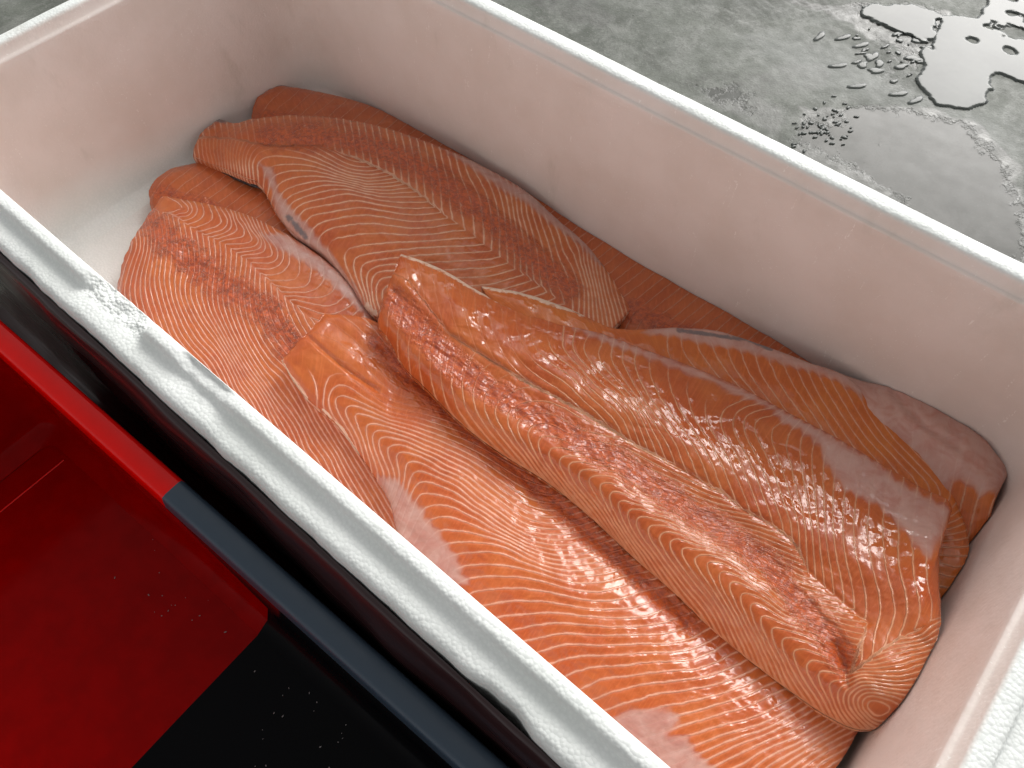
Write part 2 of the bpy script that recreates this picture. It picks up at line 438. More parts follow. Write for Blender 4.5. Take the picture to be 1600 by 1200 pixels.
    # faces of the upper surface
    ii, jj = np.meshgrid(np.arange(ns-1), np.arange(nt-1), indexing='ij')
    a = (ii*nt+jj).ravel(); top = np.stack([a, a+nt, a+nt+1, a+1], 1)
    loop = np.concatenate([np.arange(ns)*nt, (ns-1)*nt+np.arange(1, nt), (np.arange(ns-2, -1, -1))*nt+nt-1, np.arange(nt-2, 0, -1)])
    LP = V[loop]; m = len(loop)
    tan = np.roll(LP, -4, 0)-np.roll(LP, 4, 0); nrm = np.stack([tan[:, 1], -tan[:, 0]], 1)
    nrm /= np.linalg.norm(nrm, axis=1)[:, None]+1e-9
    cen = LP.mean(0)[:2]
    if ((LP[:, :2]-cen)*nrm).sum() < 0: nrm = -nrm
    rings = []
    for o, dz in ((.0002, .0014), (.0001, .0040), (-.0004, depth*.75), (-.0012, depth)):
        Rg = LP.copy(); Rg[:, :2] += nrm*o; Rg[:, 2] -= dz; rings.append(wall_clamp(Rg))
    nV = len(V); allV = np.concatenate([V]+rings)
    k = np.arange(m); fs = []
    prev = loop
    for r in range(4):
        cur = nV+r*m+k
        fs.append(np.stack([prev, np.roll(prev, -1), np.roll(cur, -1), cur], 1)); prev = cur
    side = np.concatenate(fs)
    # orient upwards
    f0 = top[len(top)//2]; nn = np.cross(V[f0[1]]-V[f0[0]], V[f0[2]]-V[f0[0]])
    if nn[2] < 0: top = top[:, ::-1]
    AA = {}
    for kx, v in A.items():
        AA[kx] = np.concatenate([v]+[v[loop]]*4)
    base = V.mean(0); root = empty('salmon_fillet', (float(base[0]), float(base[1]), float(V[:, 2].min()-depth)))
    tag(root, label, 'salmon fillet', 'raw salmon fillets piled in the foam box')
    mm = A['memb'][top].mean(1) > .5
    if mm.sum() > 50:
        parts = (('flesh', np.concatenate([top[~mm], side])), ('belly_membrane', top[mm]))
        polys = [it[1] for it in memb if it[0] == 'poly']
        if len(polys) > 1:
            mf = top[mm]; cc = P2f[mf].mean(1); own = np.argmax(np.stack([poly_sd(cc, pl) for pl in polys]), 0)
            parts = (parts[0],)+tuple(('belly_membrane', mf[own == i]) for i in range(len(polys)) if (own == i).sum() > 20)
    else: parts = (('flesh', np.concatenate([top, side])),)
    for nm, fc in parts:
        used, inv = np.unique(fc, return_inverse=True)
        o = mesh_obj(nm, allV[used], inv.reshape(-1, 4), mat, root, {kx: v[used] for kx, v in AA.items()})
        if nm == 'belly_membrane': o['label'] = 'pale greyish pink belly lining at the fillet edge'
    # skin below, one closed sheet
    st_ = 6
    I = np.unique(np.append(np.arange(0, ns, st_), ns-1)); J = np.unique(np.append(np.arange(0, nt, st_), nt-1))
    VV = V.reshape(ns, nt, 3)[np.ix_(I, J)].reshape(-1, 3).copy(); VV[:, 2] -= depth*1.0
    ni, nj = len(I), len(J)
    lo2 = np.concatenate([np.arange(ni)*nj, (ni-1)*nj+np.arange(1, nj), (np.arange(ni-2, -1, -1))*nj+nj-1, np.arange(nj-2, 0, -1)])
    LP = VV[lo2]; tan = np.roll(LP, -1, 0)-np.roll(LP, 1, 0); n2 = np.stack([tan[:, 1], -tan[:, 0]], 1); n2 /= np.linalg.norm(n2, axis=1)[:, None]+1e-9
    if ((LP[:, :2]-LP.mean(0)[:2])*n2).sum() < 0: n2 = -n2
    VV[lo2, :2] -= n2*inset
    B = VV.copy(); B[:, 2] -= .0022; VV = wall_clamp(VV); B = wall_clamp(B); B[:, 2] -= .0006
    ii, jj = np.meshgrid(np.arange(ni-1), np.arange(nj-1), indexing='ij'); a = (ii*nj+jj).ravel()
    tp = np.stack([a, a+nj, a+nj+1, a+1], 1); N = len(VV); bt = tp[:, ::-1]+N
    sd = np.stack([lo2, np.roll(lo2, -1), np.roll(lo2, -1)+N, lo2+N], 1)
    c2 = B[lo2]; 
    mesh_obj('skin', np.concatenate([VV, B]), np.concatenate([tp, bt, sd]), skinmat, root)
    return root

t = NT('salmon_skin'); co = t.coord()
SKIN = t.out(t.mix(t.ramp(t.voro(co, 500), .1, .5), (.10, .11, .12), (.03, .035, .04)), .25, t.bump(t.voro(co, 500), .0004, .6))
ORANGE = (.53, .135, .033); DEEP = (.45, .086, .021); LINE = (.74, .36, .20)
FA = mat_flesh('salmon_flesh_glossy', ORANGE, DEEP, LINE, lw=.66)
FB = mat_flesh('salmon_flesh_pink', (.56, .150, .040), (.48, .096, .027), (.80, .42, .29), lw=.86)
FC = mat_flesh('salmon_flesh_pale', (.57, .158, .046), (.49, .102, .034), (.80, .43, .31), lw=.74, torn=2.2)
FD = mat_flesh('salmon_flesh_banded', (.59, .162, .046), (.50, .104, .032), (.84, .49, .33), lw=.95, wet=1.5)
FE = mat_flesh('salmon_flesh_plain', (.56, .145, .048), (.48, .108, .036), (.70, .32, .20), strength=.85, lw=.6)
FG = mat_flesh('salmon_flesh_amber', (.60, .165, .032), (.52, .112, .024), (.76, .39, .24), strength=.85, lw=.8)

zA = .100
A_st = [((594, 478, .088), (627, 397, .094)), ((590, 500, .088), (655, 406, .094)), ((611, 538, .086), (700, 426, .092)), ((631, 574, .085), (750, 456, .09)),
        ((661, 604, .084), (800, 478, .088)), ((725, 667, .083), (870, 500, .086)), ((781, 709, .083), (928, 517, .085)), ((849, 751, .083), (1000, 543, .084)),
        ((925, 812, .083), (1100, 580, .083)), ((990, 873, .083), (1169, 611, .082)), ((1050, 925, .083), (1225, 641, .082)), ((1112, 985, .083), (1300, 680, .083)),
        ((1187, 1046, .084), (1375, 724, .085)), ((1244, 1088, .086), (1440, 762, .087)), ((1296, 1122, .088), (1487, 795, .088), (1408, 958, .10)),
        ((1338, 1140, .089), (1470, 850, .093), (1430, 985, .104)), ((1384, 1139, .09), (1463, 900, .097), (1460, 1015, .10))]
A_lines = []
def apexes(seq, dl, n0):
    for i, a in enumerate(seq): A_lines.append((n0+i, [(a[0]-dl[0], a[1]-dl[1]), a]))
A_lines += [
 (-12, [(722, 606), (728, 640), (752, 672), (775, 700)]), (-9, [(790, 626), (772, 636), (774, 655), (800, 690), (826, 722)]),
 (-7, [(830, 648), (806, 656), (808, 680), (832, 712), (858, 744)]), (-5, [(900, 700), (880, 688), (862, 680), (840, 684), (839, 702), (849, 726), (876, 752), (892, 772), (912, 796)]),
 (-2, [(940, 735), (915, 722), (900, 718), (888, 720), (888, 738), (898, 760), (913, 772), (932, 797), (952, 822)]),
 (0, [(1000, 778), (968, 752), (954, 740), (936, 737), (922, 742), (922, 756), (932, 778), (948, 795), (970, 830), (985, 856)]),
 (2, [(1030, 800), (1000, 778), (975, 768), (950, 769), (952, 790), (962, 815), (978, 835), (1000, 862)]),
 (4, [(1100, 842), (1070, 826), (1040, 804), (1020, 795), (1000, 794), (980, 797), (982, 814), (992, 840), (1012, 860), (1032, 888)]),
 (7, [(1120, 856), (1095, 842), (1072, 833), (1050, 829), (1032, 833), (1032, 848), (1046, 872), (1064, 896), (1080, 918)]),
 (10, [(1180, 906), (1160, 890), (1130, 870), (1108, 864), (1087, 866), (1089, 882), (1100, 900), (1118, 925), (1132, 948)]),
 (12, [(1225, 950), (1210, 934), (1192, 920), (1170, 906), (1144, 894), (1123, 893), (1122, 908), (1132, 930), (1155, 962)]),
 (14, [(1236, 968), (1215, 952), (1190, 934), (1175, 928), (1155, 927), (1156, 945), (1168, 968), (1190, 1000)]),
 (16, [(1244, 979), (1222, 971), (1204, 965), (1187, 964), (1188, 985), (1200, 1005), (1220, 1035)]),
 (18, [(1290, 1018), (1268, 1005), (1245, 998), (1220, 998), (1222, 1020), (1234, 1042), (1252, 1070)]),
 (20, [(1320, 1050), (1306, 1042), (1284, 1034), (1257, 1035), (1260, 1050), (1275, 1072), (1290, 1096)]),
 (22, [(1326, 1064), (1308, 1061), (1289, 1063), (1294, 1082), (1308, 1108)]), (24, [(1318, 1088), (1322, 1110), (1340, 1128)]),
 (26, [(1400, 1084), (1372, 1082), (1352, 1074), (1340, 1082), (1330, 1094), (1345, 1118), (1368, 1132)]),
 (28, [(1398, 1098), (1380, 1090), (1364, 1086), (1346, 1098), (1356, 1112), (1372, 1130), (1384, 1118)]),
 (29.3, [(1392, 1104), (1376, 1102), (1362, 1096), (1352, 1104), (1364, 1120), (1378, 1118)]), (29.9, [(1366, 1106), (1374, 1107)]),
 (23.5, [(1400, 1068), (1370, 1066), (1345, 1060)]), (21, [(1410, 1050), (1370, 1048), (1340, 1050)]), (18, [(1440, 1010), (1400, 1020), (1360, 1035)]),
 # ribs of the upper half
 (-13, [(868, 520), (848, 527), (860, 550), (880, 564), (906, 578)]), (-10, [(930, 531), (902, 536), (914, 562), (940, 588), (968, 608), (990, 628), (1004, 650)]),
 (-7, [(974, 568), (986, 596), (1004, 632), (1036, 666), (1058, 696), (1062, 716)]), (-4.7, [(1028, 588), (1036, 616), (1060, 654), (1078, 680), (1100, 716), (1108, 745)]),
 (-3, [(1072, 600), (1078, 636), (1090, 664), (1110, 690), (1130, 725), (1140, 760)]), (-2, [(1150, 622), (1110, 612), (1100, 630), (1106, 666), (1126, 700), (1146, 736), (1160, 766), (1168, 788)]),
 (0, [(1200, 632), (1150, 636), (1146, 670), (1160, 696), (1180, 740), (1192, 776)]), (2, [(1208, 648), (1176, 648), (1180, 680), (1200, 715), (1212, 745), (1227, 792), (1236, 816)]),
 (4, [(1228, 690), (1234, 720), (1240, 748), (1254, 800), (1260, 825)]), (5, [(1250, 690), (1254, 740), (1263, 792), (1268, 826)]), (6, [(1268, 710), (1272, 760), (1276, 812), (1282, 850)]),
 (7, [(1288, 780), (1290, 850), (1299, 892)]), (8, [(1300, 786), (1301, 820), (1308, 870), (1316, 910)]), (9, [(1320, 766), (1317, 820), (1319, 870), (1332, 920)]),
 (10, [(1336, 788), (1334, 840), (1340, 880), (1350, 910), (1353, 938)]), (11, [(1358, 790), (1354, 830), (1362, 880), (1370, 914), (1377, 946), (1376, 966), (1366, 980)]),
 (12, [(1380, 808), (1381, 860), (1386, 896), (1396, 936), (1400, 960), (1392, 985)]), (13, [(1404, 840), (1404, 880), (1412, 910), (1418, 950), (1416, 968), (1404, 990)]),
 (14, [(1426, 860), (1427, 900), (1436, 936), (1439, 960), (1426, 990)]), (15, [(1448, 880), (1448, 916), (1458, 944), (1455, 975), (1440, 996)]),
]
for i, ap in enumerate([(937, 756), (964, 782), (1015, 822), (1049, 842), (1068, 854), (1104, 878), (1139, 909), (1171, 944), (1204, 981), (1240, 1019), (1273, 1050)]):
    A_lines.append(([1, 3, 6, 8, 9, 11, 13, 15, 17, 19, 21][i], [ap]))
seamA = [(640, 440), (700, 520), (760, 560), (820, 596), (868, 620), (920, 650), (940, 662), (996, 697), (1032, 714), (1076, 740), (1130, 770), (1160, 796), (1200, 816), (1240, 846), (1264, 894), (1300, 926), (1356, 974)]
musA = [(618, 470), (650, 510), (700, 560), (770, 612), (840, 652), (910, 690), (980, 728), (1060, 784), (1130, 826), (1200, 880), (1250, 940), (1290, 985), (1318, 1030)]
fillet('uppermost salmon fillet across the middle, wet and glossy, its curled end against the right wall', A_st,
       ([0, .12, .3, .45, .6, .8, 1], [0, .017, .022, .017, .0195, .012, .002], [.55, .8, .95, 1, 1, 1, 1, .95, .8]), A_lines, FA, SKIN,
       muscle=[('l', musA, 34)], grooves=[(musA, 24, .0045), (seamA, 5, .0012), ([(1325, 1068), (1322, 1040), (1308, 1010)], 8, .004),
                                          ([(650, 440), (700, 500), (780, 550), (860, 596)], 12, .002)],
       memb=[('poly', [(880, 505), (928, 517), (1000, 543), (1100, 580), (1169, 611), (1225, 641), (1300, 680), (1375, 724), (1400, 748), (1487, 797), (1466, 850), (1456, 876), (1440, 866), (1425, 845), (1395, 812), (1370, 790), (1345, 778), (1318, 766),
                       (1290, 726), (1278, 695), (1250, 672), (1225, 664), (1206, 640), (1160, 622), (1120, 602), (1050, 574), (1000, 556), (950, 538)], 5)],
       fat=[('l', [(627, 396), (655, 405), (700, 425), (750, 455), (800, 478)], 8)], fade=[([(650, 440), (720, 480), (800, 530)], 70, .15), ([(620, 470), (700, 560)], 50, .25)], seed=1, split=seamA+[(1330, 1050), (1400, 1000), (1500, 950), (1560, 700), (1000, 350), (600, 350), (600, 420)], inset=.0016, ns=560, nt=230)

B_st = [((440, 563, .078), (507, 490, .078)), ((469, 611, .074), (560, 494, .078)), ((525, 664, .07), (618, 520, .076)), ((581, 739, .066), (690, 590, .076)), ((609, 786, .066), (768, 650, .076)),
        ((628, 860, .07), (860, 720, .076)), ((720, 960, .075), (970, 800, .076)), ((850, 1080, .078), (1075, 890, .076)), ((970, 1190, .078), (1190, 990, .076)), ((1080, 1270, .078), (1290, 1060, .076)),
        ((1170, 1330, .078), (1345, 1110, .076)), ((1215, 1345, .078), (1352, 1128, .076))]
B_lines = [(-8, [(470, 560), (490, 588), (500, 620)]), (-5, [(610, 654), (570, 636), (538, 620), (514, 618), (526, 636), (538, 656), (556, 690)]), (-3, [(630, 668), (610, 660), (580, 646), (560, 640), (544, 640), (556, 664), (568, 690), (578, 718)]),
 (0, [(660, 704), (640, 692), (616, 684), (588, 684), (590, 700), (602, 722), (612, 748)]), (2, [(690, 735), (668, 716), (645, 706), (620, 705), (620, 725), (624, 746)]), (4, [(744, 788), (736, 780), (716, 760), (688, 746), (664, 738), (641, 738), (639, 755), (636, 768)]),
 (6, [(820, 850), (800, 838), (776, 824), (760, 810), (736, 794), (716, 782), (680, 773), (650, 774)]), (9, [(864, 882), (838, 874), (810, 854), (788, 844), (760, 838), (720, 830), (684, 829)]),
 (12, [(924, 910), (910, 911), (888, 910), (870, 904), (840, 893), (800, 886), (760, 883), (728, 884)]), (13, [(972, 914), (944, 925), (916, 925), (880, 917), (840, 906), (790, 900), (740, 902)]),
 (14, [(998, 924), (976, 936), (940, 940), (900, 936), (860, 926), (820, 920)]), (16, [(1040, 950), (1020, 961), (1000, 965), (960, 966), (910, 962), (856, 956), (820, 960)]),
 (18, [(1078, 978), (1040, 990), (980, 992), (920, 993), (880, 988), (860, 994), (830, 999)]), (19, [(1098, 988), (1086, 996), (1050, 1005), (1000, 1006), (940, 1009), (884, 1006), (850, 1016)]),
 (21, [(1138, 1002), (1120, 1016), (1080, 1031), (1010, 1034), (970, 1041), (920, 1042), (886, 1056)]), (22, [(1152, 1018), (1120, 1034), (1090, 1046), (1040, 1048), (990, 1056), (950, 1058), (910, 1076)]),
 (23, [(1170, 1029), (1140, 1044), (1100, 1058), (1030, 1067), (1000, 1069)]), (24, [(1186, 1040), (1160, 1056), (1120, 1069), (1080, 1078), (1020, 1083), (1000, 1094)]),
 (25, [(1196, 1056), (1160, 1072), (1120, 1086), (1080, 1096), (1010, 1110)]), (27, [(1220, 1078), (1170, 1102), (1120, 1118), (1070, 1132)]), (29, [(1254, 1098), (1220, 1118), (1180, 1137), (1128, 1148), (1090, 1164)]),
 (31, [(1268, 1108), (1250, 1120), (1200, 1146), (1160, 1160), (1110, 1184)]), (33.5, [(1296, 1130), (1250, 1156), (1202, 1174), (1170, 1198)]), (35.5, [(1315, 1136), (1270, 1160), (1230, 1186)])]
musB = [(590, 535), (640, 590), (700, 640), (780, 715), (860, 780), (950, 860), (1030, 930), (1080, 975)]
fillet('salmon fillet along the near wall, wide pale bands, lying half beneath the glossy one', B_st,
       ([0, .15, .4, .6, .8, 1], [0, .006, .013, .012, .006, -.002], [.35, .5, .8, 1, 1, 1, .9, .8, .7]), B_lines, FB, SKIN, muscle=[('l', musB, 26)],
       grooves=[([(482, 526), (505, 547), (545, 580), (590, 610)], 4, .0022), ([(520, 510), (570, 548), (640, 600)], 9, .0015), (musB, 16, .003)],
       memb=[('poly', [(590, 742), (622, 747), (640, 770), (648, 784), (660, 792), (666, 808), (678, 820), (688, 832), (700, 850), (716, 872), (724, 896), (736, 916), (640, 900), (580, 800)], 5),
             ('poly', [(985, 1106), (1050, 1108), (1066, 1126), (1046, 1146), (1076, 1152), (1090, 1176), (1125, 1205), (1000, 1240), (900, 1150)], 5)],
       fat=[('l', [(439, 562), (452, 585), (480, 622)], 3.5), ('l', [(505, 640), (535, 670), (560, 710)], 4)], fade=[([(500, 520), (560, 560), (640, 620)], 62, .12)], seed=2, ns=520, nt=220)

C_st = [((183, 455, .044), (256, 306, .056), (206, 378, .056)), ((192, 480, .046), (300, 314, .058), (240, 392, .06)), ((235, 545, .05), (372, 331, .06)), ((310, 610, .05), (430, 356, .06)), ((390, 680, .05), (487, 391, .06)),
        ((470, 750, .05), (545, 440, .058)), ((550, 820, .05), (585, 496, .055)), ((620, 860, .05), (650, 600, .052)), ((690, 900, .048), (720, 700, .05))]
C_lines = [(0, [(214, 385), (202, 418), (194, 452)]), (7, [(252, 400), (248, 440), (256, 470), (266, 502), (276, 526)]), (12, [(296, 422), (286, 450), (294, 476), (310, 506), (322, 528)]),
 (13, [(330, 520), (348, 548), (364, 576), (376, 604)]), (16, [(330, 490), (360, 545), (384, 584), (400, 604), (412, 620), (424, 648)]), (20, [(400, 570), (430, 615), (452, 640), (472, 670), (482, 700)]), (22, [(440, 590), (470, 640), (490, 680), (516, 716), (524, 738)]),
 (26, [(500, 640), (530, 690), (560, 740), (590, 790)]),
 (8, [(262, 308), (282, 318), (290, 328), (278, 331), (254, 333)]), (10, [(288, 310), (302, 326), (300, 333), (282, 337)]), (13, [(326, 320), (332, 334), (326, 348), (308, 354)]), (15, [(346, 328), (356, 342), (350, 358), (330, 364)]),
 (18, [(370, 342), (382, 358), (372, 371), (350, 375)]), (20, [(390, 356), (406, 374), (394, 386), (370, 389)]), (23, [(410, 368), (430, 396), (418, 402), (386, 403)]), (26, [(452, 405), (448, 420), (430, 429), (406, 429)]),
 (28, [(484, 434), (480, 448), (460, 451), (434, 447)]), (31, [(530, 470), (512, 479), (486, 474), (460, 468)])]
seamC = [(250, 330), (274, 338), (314, 364), (350, 380), (388, 408), (420, 438), (458, 474), (482, 494)]
musC = [(238, 345), (270, 385), (320, 425), (370, 455), (420, 490), (455, 535)]
fillet('leftmost salmon fillet with dense fine lines and torn red flesh along its middle', C_st,
       ([0, .3, .6, .8, 1], [0, .006, .010, .008, 0], [.5, .9, 1, 1, 1]), C_lines, FC, SKIN, muscle=[('l', musC, 40)], grooves=[(seamC, 4, .001), (musC, 22, .0012)],
       memb=[('poly', [(404, 362), (415, 366), (440, 362), (487, 391), (520, 415), (560, 452), (590, 500), (575, 500), (555, 480), (525, 452), (490, 420), (460, 402), (435, 390), (412, 372)], 4)],
       seed=3, split=seamC+[(520, 530), (620, 560), (620, 380), (400, 260), (240, 260), (235, 325)], noise_amp=.0013, ns=460, nt=220)

D_st = [((302, 246, .05), (342, 186, .056), (312, 212, .056)), ((324, 254, .055), (366, 192, .06)), ((362, 269, .062), (395, 186, .066)), ((384, 279, .064), (450, 180, .07)), ((405, 288, .065), (530, 185, .072)), ((427, 325, .064), (600, 199, .073)), ((455, 362, .062), (670, 223, .073)),
        ((505, 398, .062), (744, 254, .068)), ((545, 443, .062), (822, 299, .064)), ((582, 492, .064), (868, 340, .056)), ((680, 540, .066), (916, 382, .053)), ((790, 560, .067), (952, 428, .051)), ((880, 565, .066), (975, 465, .050)), ((935, 540, .062), (986, 484, .050))]
D_lines = [(-14, [(328, 238), (334, 256)]), (-6, [(368, 250), (372, 270)]), (0, [(400, 258), (404, 282)]), (1, [(424, 263), (442, 257), (470, 257), (494, 260), (520, 271), (542, 279)]), (2.5, [(432, 280), (456, 272), (486, 270), (514, 274), (542, 282), (570, 292)]),
 (5, [(452, 308), (470, 300), (510, 288), (540, 288), (590, 303), (612, 303)]), (8, [(466, 340), (478, 325), (534, 318), (560, 314), (594, 320), (630, 326), (662, 325)]), (6.2, [(458, 318), (480, 308), (520, 298), (550, 297), (600, 308), (640, 309)]), (10, [(488, 360), (505, 346), (540, 338), (575, 336), (610, 341), (650, 347), (682, 343)]), (12, [(510, 388), (522, 374), (560, 366), (600, 364), (632, 367), (680, 366), (712, 360)]),
 (14, [(572, 474), (562, 450), (552, 420), (551, 408), (556, 400), (600, 393), (632, 389), (680, 386), (740, 384)]), (15, [(574, 470), (562, 425), (567, 411), (610, 404), (660, 398), (720, 395), (766, 392)]), (13, [(564, 460), (550, 436), (538, 404), (542, 391), (580, 382), (632, 378)]),
 (17.6, [(584, 470), (584, 442), (591, 431), (616, 428), (680, 431), (710, 429), (760, 427), (800, 417)]), (19.5, [(640, 450), (720, 455), (770, 450), (820, 435)]),
 (3.5, [(600, 212), (604, 235), (610, 268)]), (7, [(642, 226), (648, 250), (650, 285)]), (11, [(694, 262), (703, 290), (702, 325)]), (14, [(730, 275), (750, 300), (752, 330), (757, 372)]), (18, [(792, 308), (800, 340), (800, 370), (806, 405)]), (21, [(812, 330), (824, 364), (827, 385), (832, 422)]),
 (24, [(850, 360), (862, 390), (866, 420), (870, 450)]), (27, [(884, 392), (903, 392), (901, 406), (912, 425), (915, 460)]), (30, [(914, 410), (920, 430), (930, 452), (932, 480)]), (33, [(940, 440), (944, 460), (952, 482)])]
seamD = [(420, 228), (500, 228), (566, 250), (610, 272), (638, 290), (666, 310), (690, 332), (738, 366), (764, 388), (800, 416), (850, 450)]
musD = [(420, 214), (500, 212), (580, 228), (650, 258), (720, 305), (780, 355), (830, 400), (890, 450)]
fillet('large back-left salmon fillet with broad clear bands, its tail by the left wall', D_st,
       ([0, .2, .5, .8, 1], [0, .008, .014, .008, 0], [.3, .6, .9, 1.1, 1.2, 1.2, 1]), D_lines, FD, SKIN, muscle=[('l', musD, 34)],
       grooves=[([(380, 222), (440, 224), (520, 226), (590, 240), (640, 262)], 6, .002), (seamD, 4, .001), ([(650, 220), (720, 278), (768, 316), (800, 342), (832, 370), (856, 388), (900, 430)], 4, .0012), ([(340, 250), (330, 215), (350, 195)], 8, .003)],
       memb=[('poly', [(404, 254), (428, 264), (434, 296), (446, 312), (464, 334), (480, 348), (494, 366), (510, 388), (526, 404), (545, 432), (575, 480), (590, 500), (560, 500), (500, 410), (450, 370), (430, 340), (424, 300), (412, 272)], 4),
             ('poly', [(690, 232), (744, 250), (800, 285), (830, 296), (868, 332), (916, 375), (950, 420), (935, 415), (905, 382), (860, 350), (820, 318), (785, 298), (740, 266)], 4)],
       grey=[('l', [(450, 338), (462, 352), (478, 370)], 9), ('l', [(338, 186), (352, 190)], 7)], fat=[('l', [(574, 478), (584, 490)], 9)], fade=[([(340, 230), (420, 215), (500, 205)], 40, .2)], seed=4, split=[(300, 215), (360, 216)]+seamD+[(900, 490), (960, 540), (1080, 500), (900, 200), (500, 100), (300, 100)], ns=520, nt=230)

E_st = [((392, 190, .042), (434, 132, .045), (404, 150, .047)), ((430, 215, .044), (487, 141, .046)), ((500, 250, .045), (567, 161, .047)), ((600, 320, .045), (690, 220, .048)), ((700, 380, .038), (805, 278, .05)), ((800, 440, .036), (931, 345, .043)),
        ((900, 520, .036), (1056, 434, .045)), ((1000, 600, .045), (1169, 501, .050)), ((1100, 680, .045), (1277, 573, .052)), ((1180, 740, .045), (1340, 630, .06))]
E_lines = [(i*1.0, [(430+30*i-18, 200+17*i+14), (430+30*i, 150+17*i+16), (430+30*i+22, 140+17*i+20)]) for i in range(0, 28, 2)]
E_lines = [(k*2.2, p) for k, p in E_lines]
fillet('dark shaded salmon fillet lying lowest along the far wall', E_st, ([0, .3, .7, 1], [0, .006, .006, 0], [.8, 1, 1]), E_lines, FE, SKIN,
       muscle=[('l', [(420, 185), (520, 210), (700, 330), (900, 460), (1000, 490), (1100, 540)], 30)], seed=5, ns=420, nt=150)

F_st = [((236, 328, .040), (284, 258, .040), (240, 284, .042)), ((268, 350, .042), (345, 250, .042)), ((340, 390, .042), (420, 275, .042)), ((430, 450, .042), (500, 345, .042)), ((520, 520, .042), (600, 430, .042)), ((620, 600, .042), (700, 510, .042))]
F_lines = [(k*2.6, [(240+30*k, 330+18*k), (262+30*k, 290+22*k), (300+30*k, 262+22*k)]) for k in range(0, 9)]
fillet('small visible round end of a dull salmon fillet between the left and back fillets', F_st, ([0, .3, .7, 1], [0, .008, .008, 0], [.9, 1, 1]), F_lines, FE, SKIN,
       muscle=[('l', [(250, 300), (320, 320), (400, 360)], 18)], seed=6, ns=300, nt=120)

G_st = [((764, 474, .088), (752, 447, .090)), ((830, 520, .086), (812, 457, .089)), ((900, 580, .082), (888, 482, .086)), ((960, 610, .076), (962, 513, .08)), ((1020, 650, .072), (1050, 512, .074)), ((1080, 700, .07), (1114, 516, .074)), ((1150, 740, .07), (1210, 546, .075)),
        ((1220, 790, .07), (1262, 566, .076)), ((1290, 850, .07), (1325, 590, .076)), ((1350, 900, .07), (1395, 664, .074)), ((1400, 940, .07), (1450, 716, .074)), ((1440, 955, .07), (1490, 772, .074)), ((1470, 940, .07), (1511, 826, .072), (1508, 888, .076))]
G_lines = [(-8, [(790, 455), (800, 480)]), (-6, [(880, 485), (890, 520)]), (-4, [(1026, 520), (1010, 535), (1020, 560)]), (-2, [(1066, 527), (1058, 540), (1080, 568), (1110, 596)]), (0, [(1114, 540), (1118, 556), (1132, 576), (1156, 600), (1180, 626)]), (1, [(1138, 550), (1142, 568), (1152, 586), (1174, 614)]),
 (2, [(1162, 554), (1162, 570), (1172, 588), (1192, 616), (1210, 638)]), (3, [(1184, 562), (1190, 590), (1212, 620), (1226, 640)]), (4, [(1208, 576), (1218, 600), (1240, 632)]), (5, [(1226, 572), (1238, 600), (1260, 628), (1284, 664)]), (6, [(1248, 580), (1260, 610), (1280, 644), (1304, 678)]),
 (7, [(1266, 588), (1280, 620), (1300, 652), (1330, 692)]), (8, [(1280, 588), (1294, 612), (1314, 642), (1344, 688), (1372, 716)]), (9, [(1300, 600), (1314, 622), (1336, 662), (1360, 696), (1392, 724)]), (10, [(1320, 606), (1340, 644), (1366, 680), (1400, 716), (1440, 756)]),
 (11, [(1344, 620), (1360, 654), (1384, 688), (1420, 726), (1460, 762)]), (12, [(1376, 652), (1392, 680), (1430, 716), (1476, 776)]), (13, [(1400, 676), (1430, 710), (1488, 774)]), (20, [(1470, 852), (1488, 854)]), (21, [(1462, 866), (1486, 872)]), (22, [(1458, 880), (1490, 888)]), (23.5, [(1456, 896), (1468, 914)]), (25, [(1454, 924), (1470, 938)])]
fillet('amber salmon fillet on the right, half under the glossy one, ribs ending at pale lining', G_st, ([0, .35, .7, 1], [0, .004, .005, 0], [.3, .5, 1, 1, 1]), G_lines, FG, SKIN,
       memb=[('poly', [(1000, 520), (1022, 512), (1052, 506), (1112, 510), (1157, 520), (1215, 540), (1262, 560), (1325, 582), (1352, 605), (1348, 625), (1330, 610), (1308, 596), (1270, 582), (1236, 574), (1198, 561), (1152, 547), (1106, 540), (1060, 528), (1030, 524)], 4)],
       fat=[('l', [(752, 446), (775, 450), (812, 456), (850, 469), (888, 481), (912, 490)], 8)], grey=[('l', [(1060, 516), (1120, 524), (1170, 532), (1205, 545)], 6)], seed=7, ns=460, nt=170)

H_st = [((1290, 640, .062), (1300, 578, .066)), ((1350, 700, .062), (1356, 597, .07)), ((1400, 750, .062), (1412, 603, .074)), ((1440, 790, .062), (1487, 644, .078)), ((1480, 830, .062), (1553, 704, .080)), ((1500, 850, .062), (1573, 745, .078)), ((1508, 858, .06), (1545, 790, .07), (1545, 815, .068))]
fillet('fillet end at the far right corner covered by a grey translucent belly lining', H_st, ([0, .35, .7, 1], [0, .006, .010, 0], [.6, 1, 1]), [(0, [(1300, 600), (1310, 640)]), (3, [(1400, 620), (1400, 700)]), (6, [(1480, 660), (1460, 780)]), (9, [(1550, 720), (1520, 800)])], FG, SKIN,
       memb=[('poly', [(1280, 560), (1420, 590), (1500, 635), (1590, 740), (1560, 768), (1530, 776), (1512, 755), (1488, 752), (1470, 790), (1400, 740), (1340, 680), (1300, 640)], 5)],
       grooves=[([(1395, 612), (1420, 640), (1450, 668), (1500, 700)], 7, .0025)], seed=8, ns=260, nt=150)

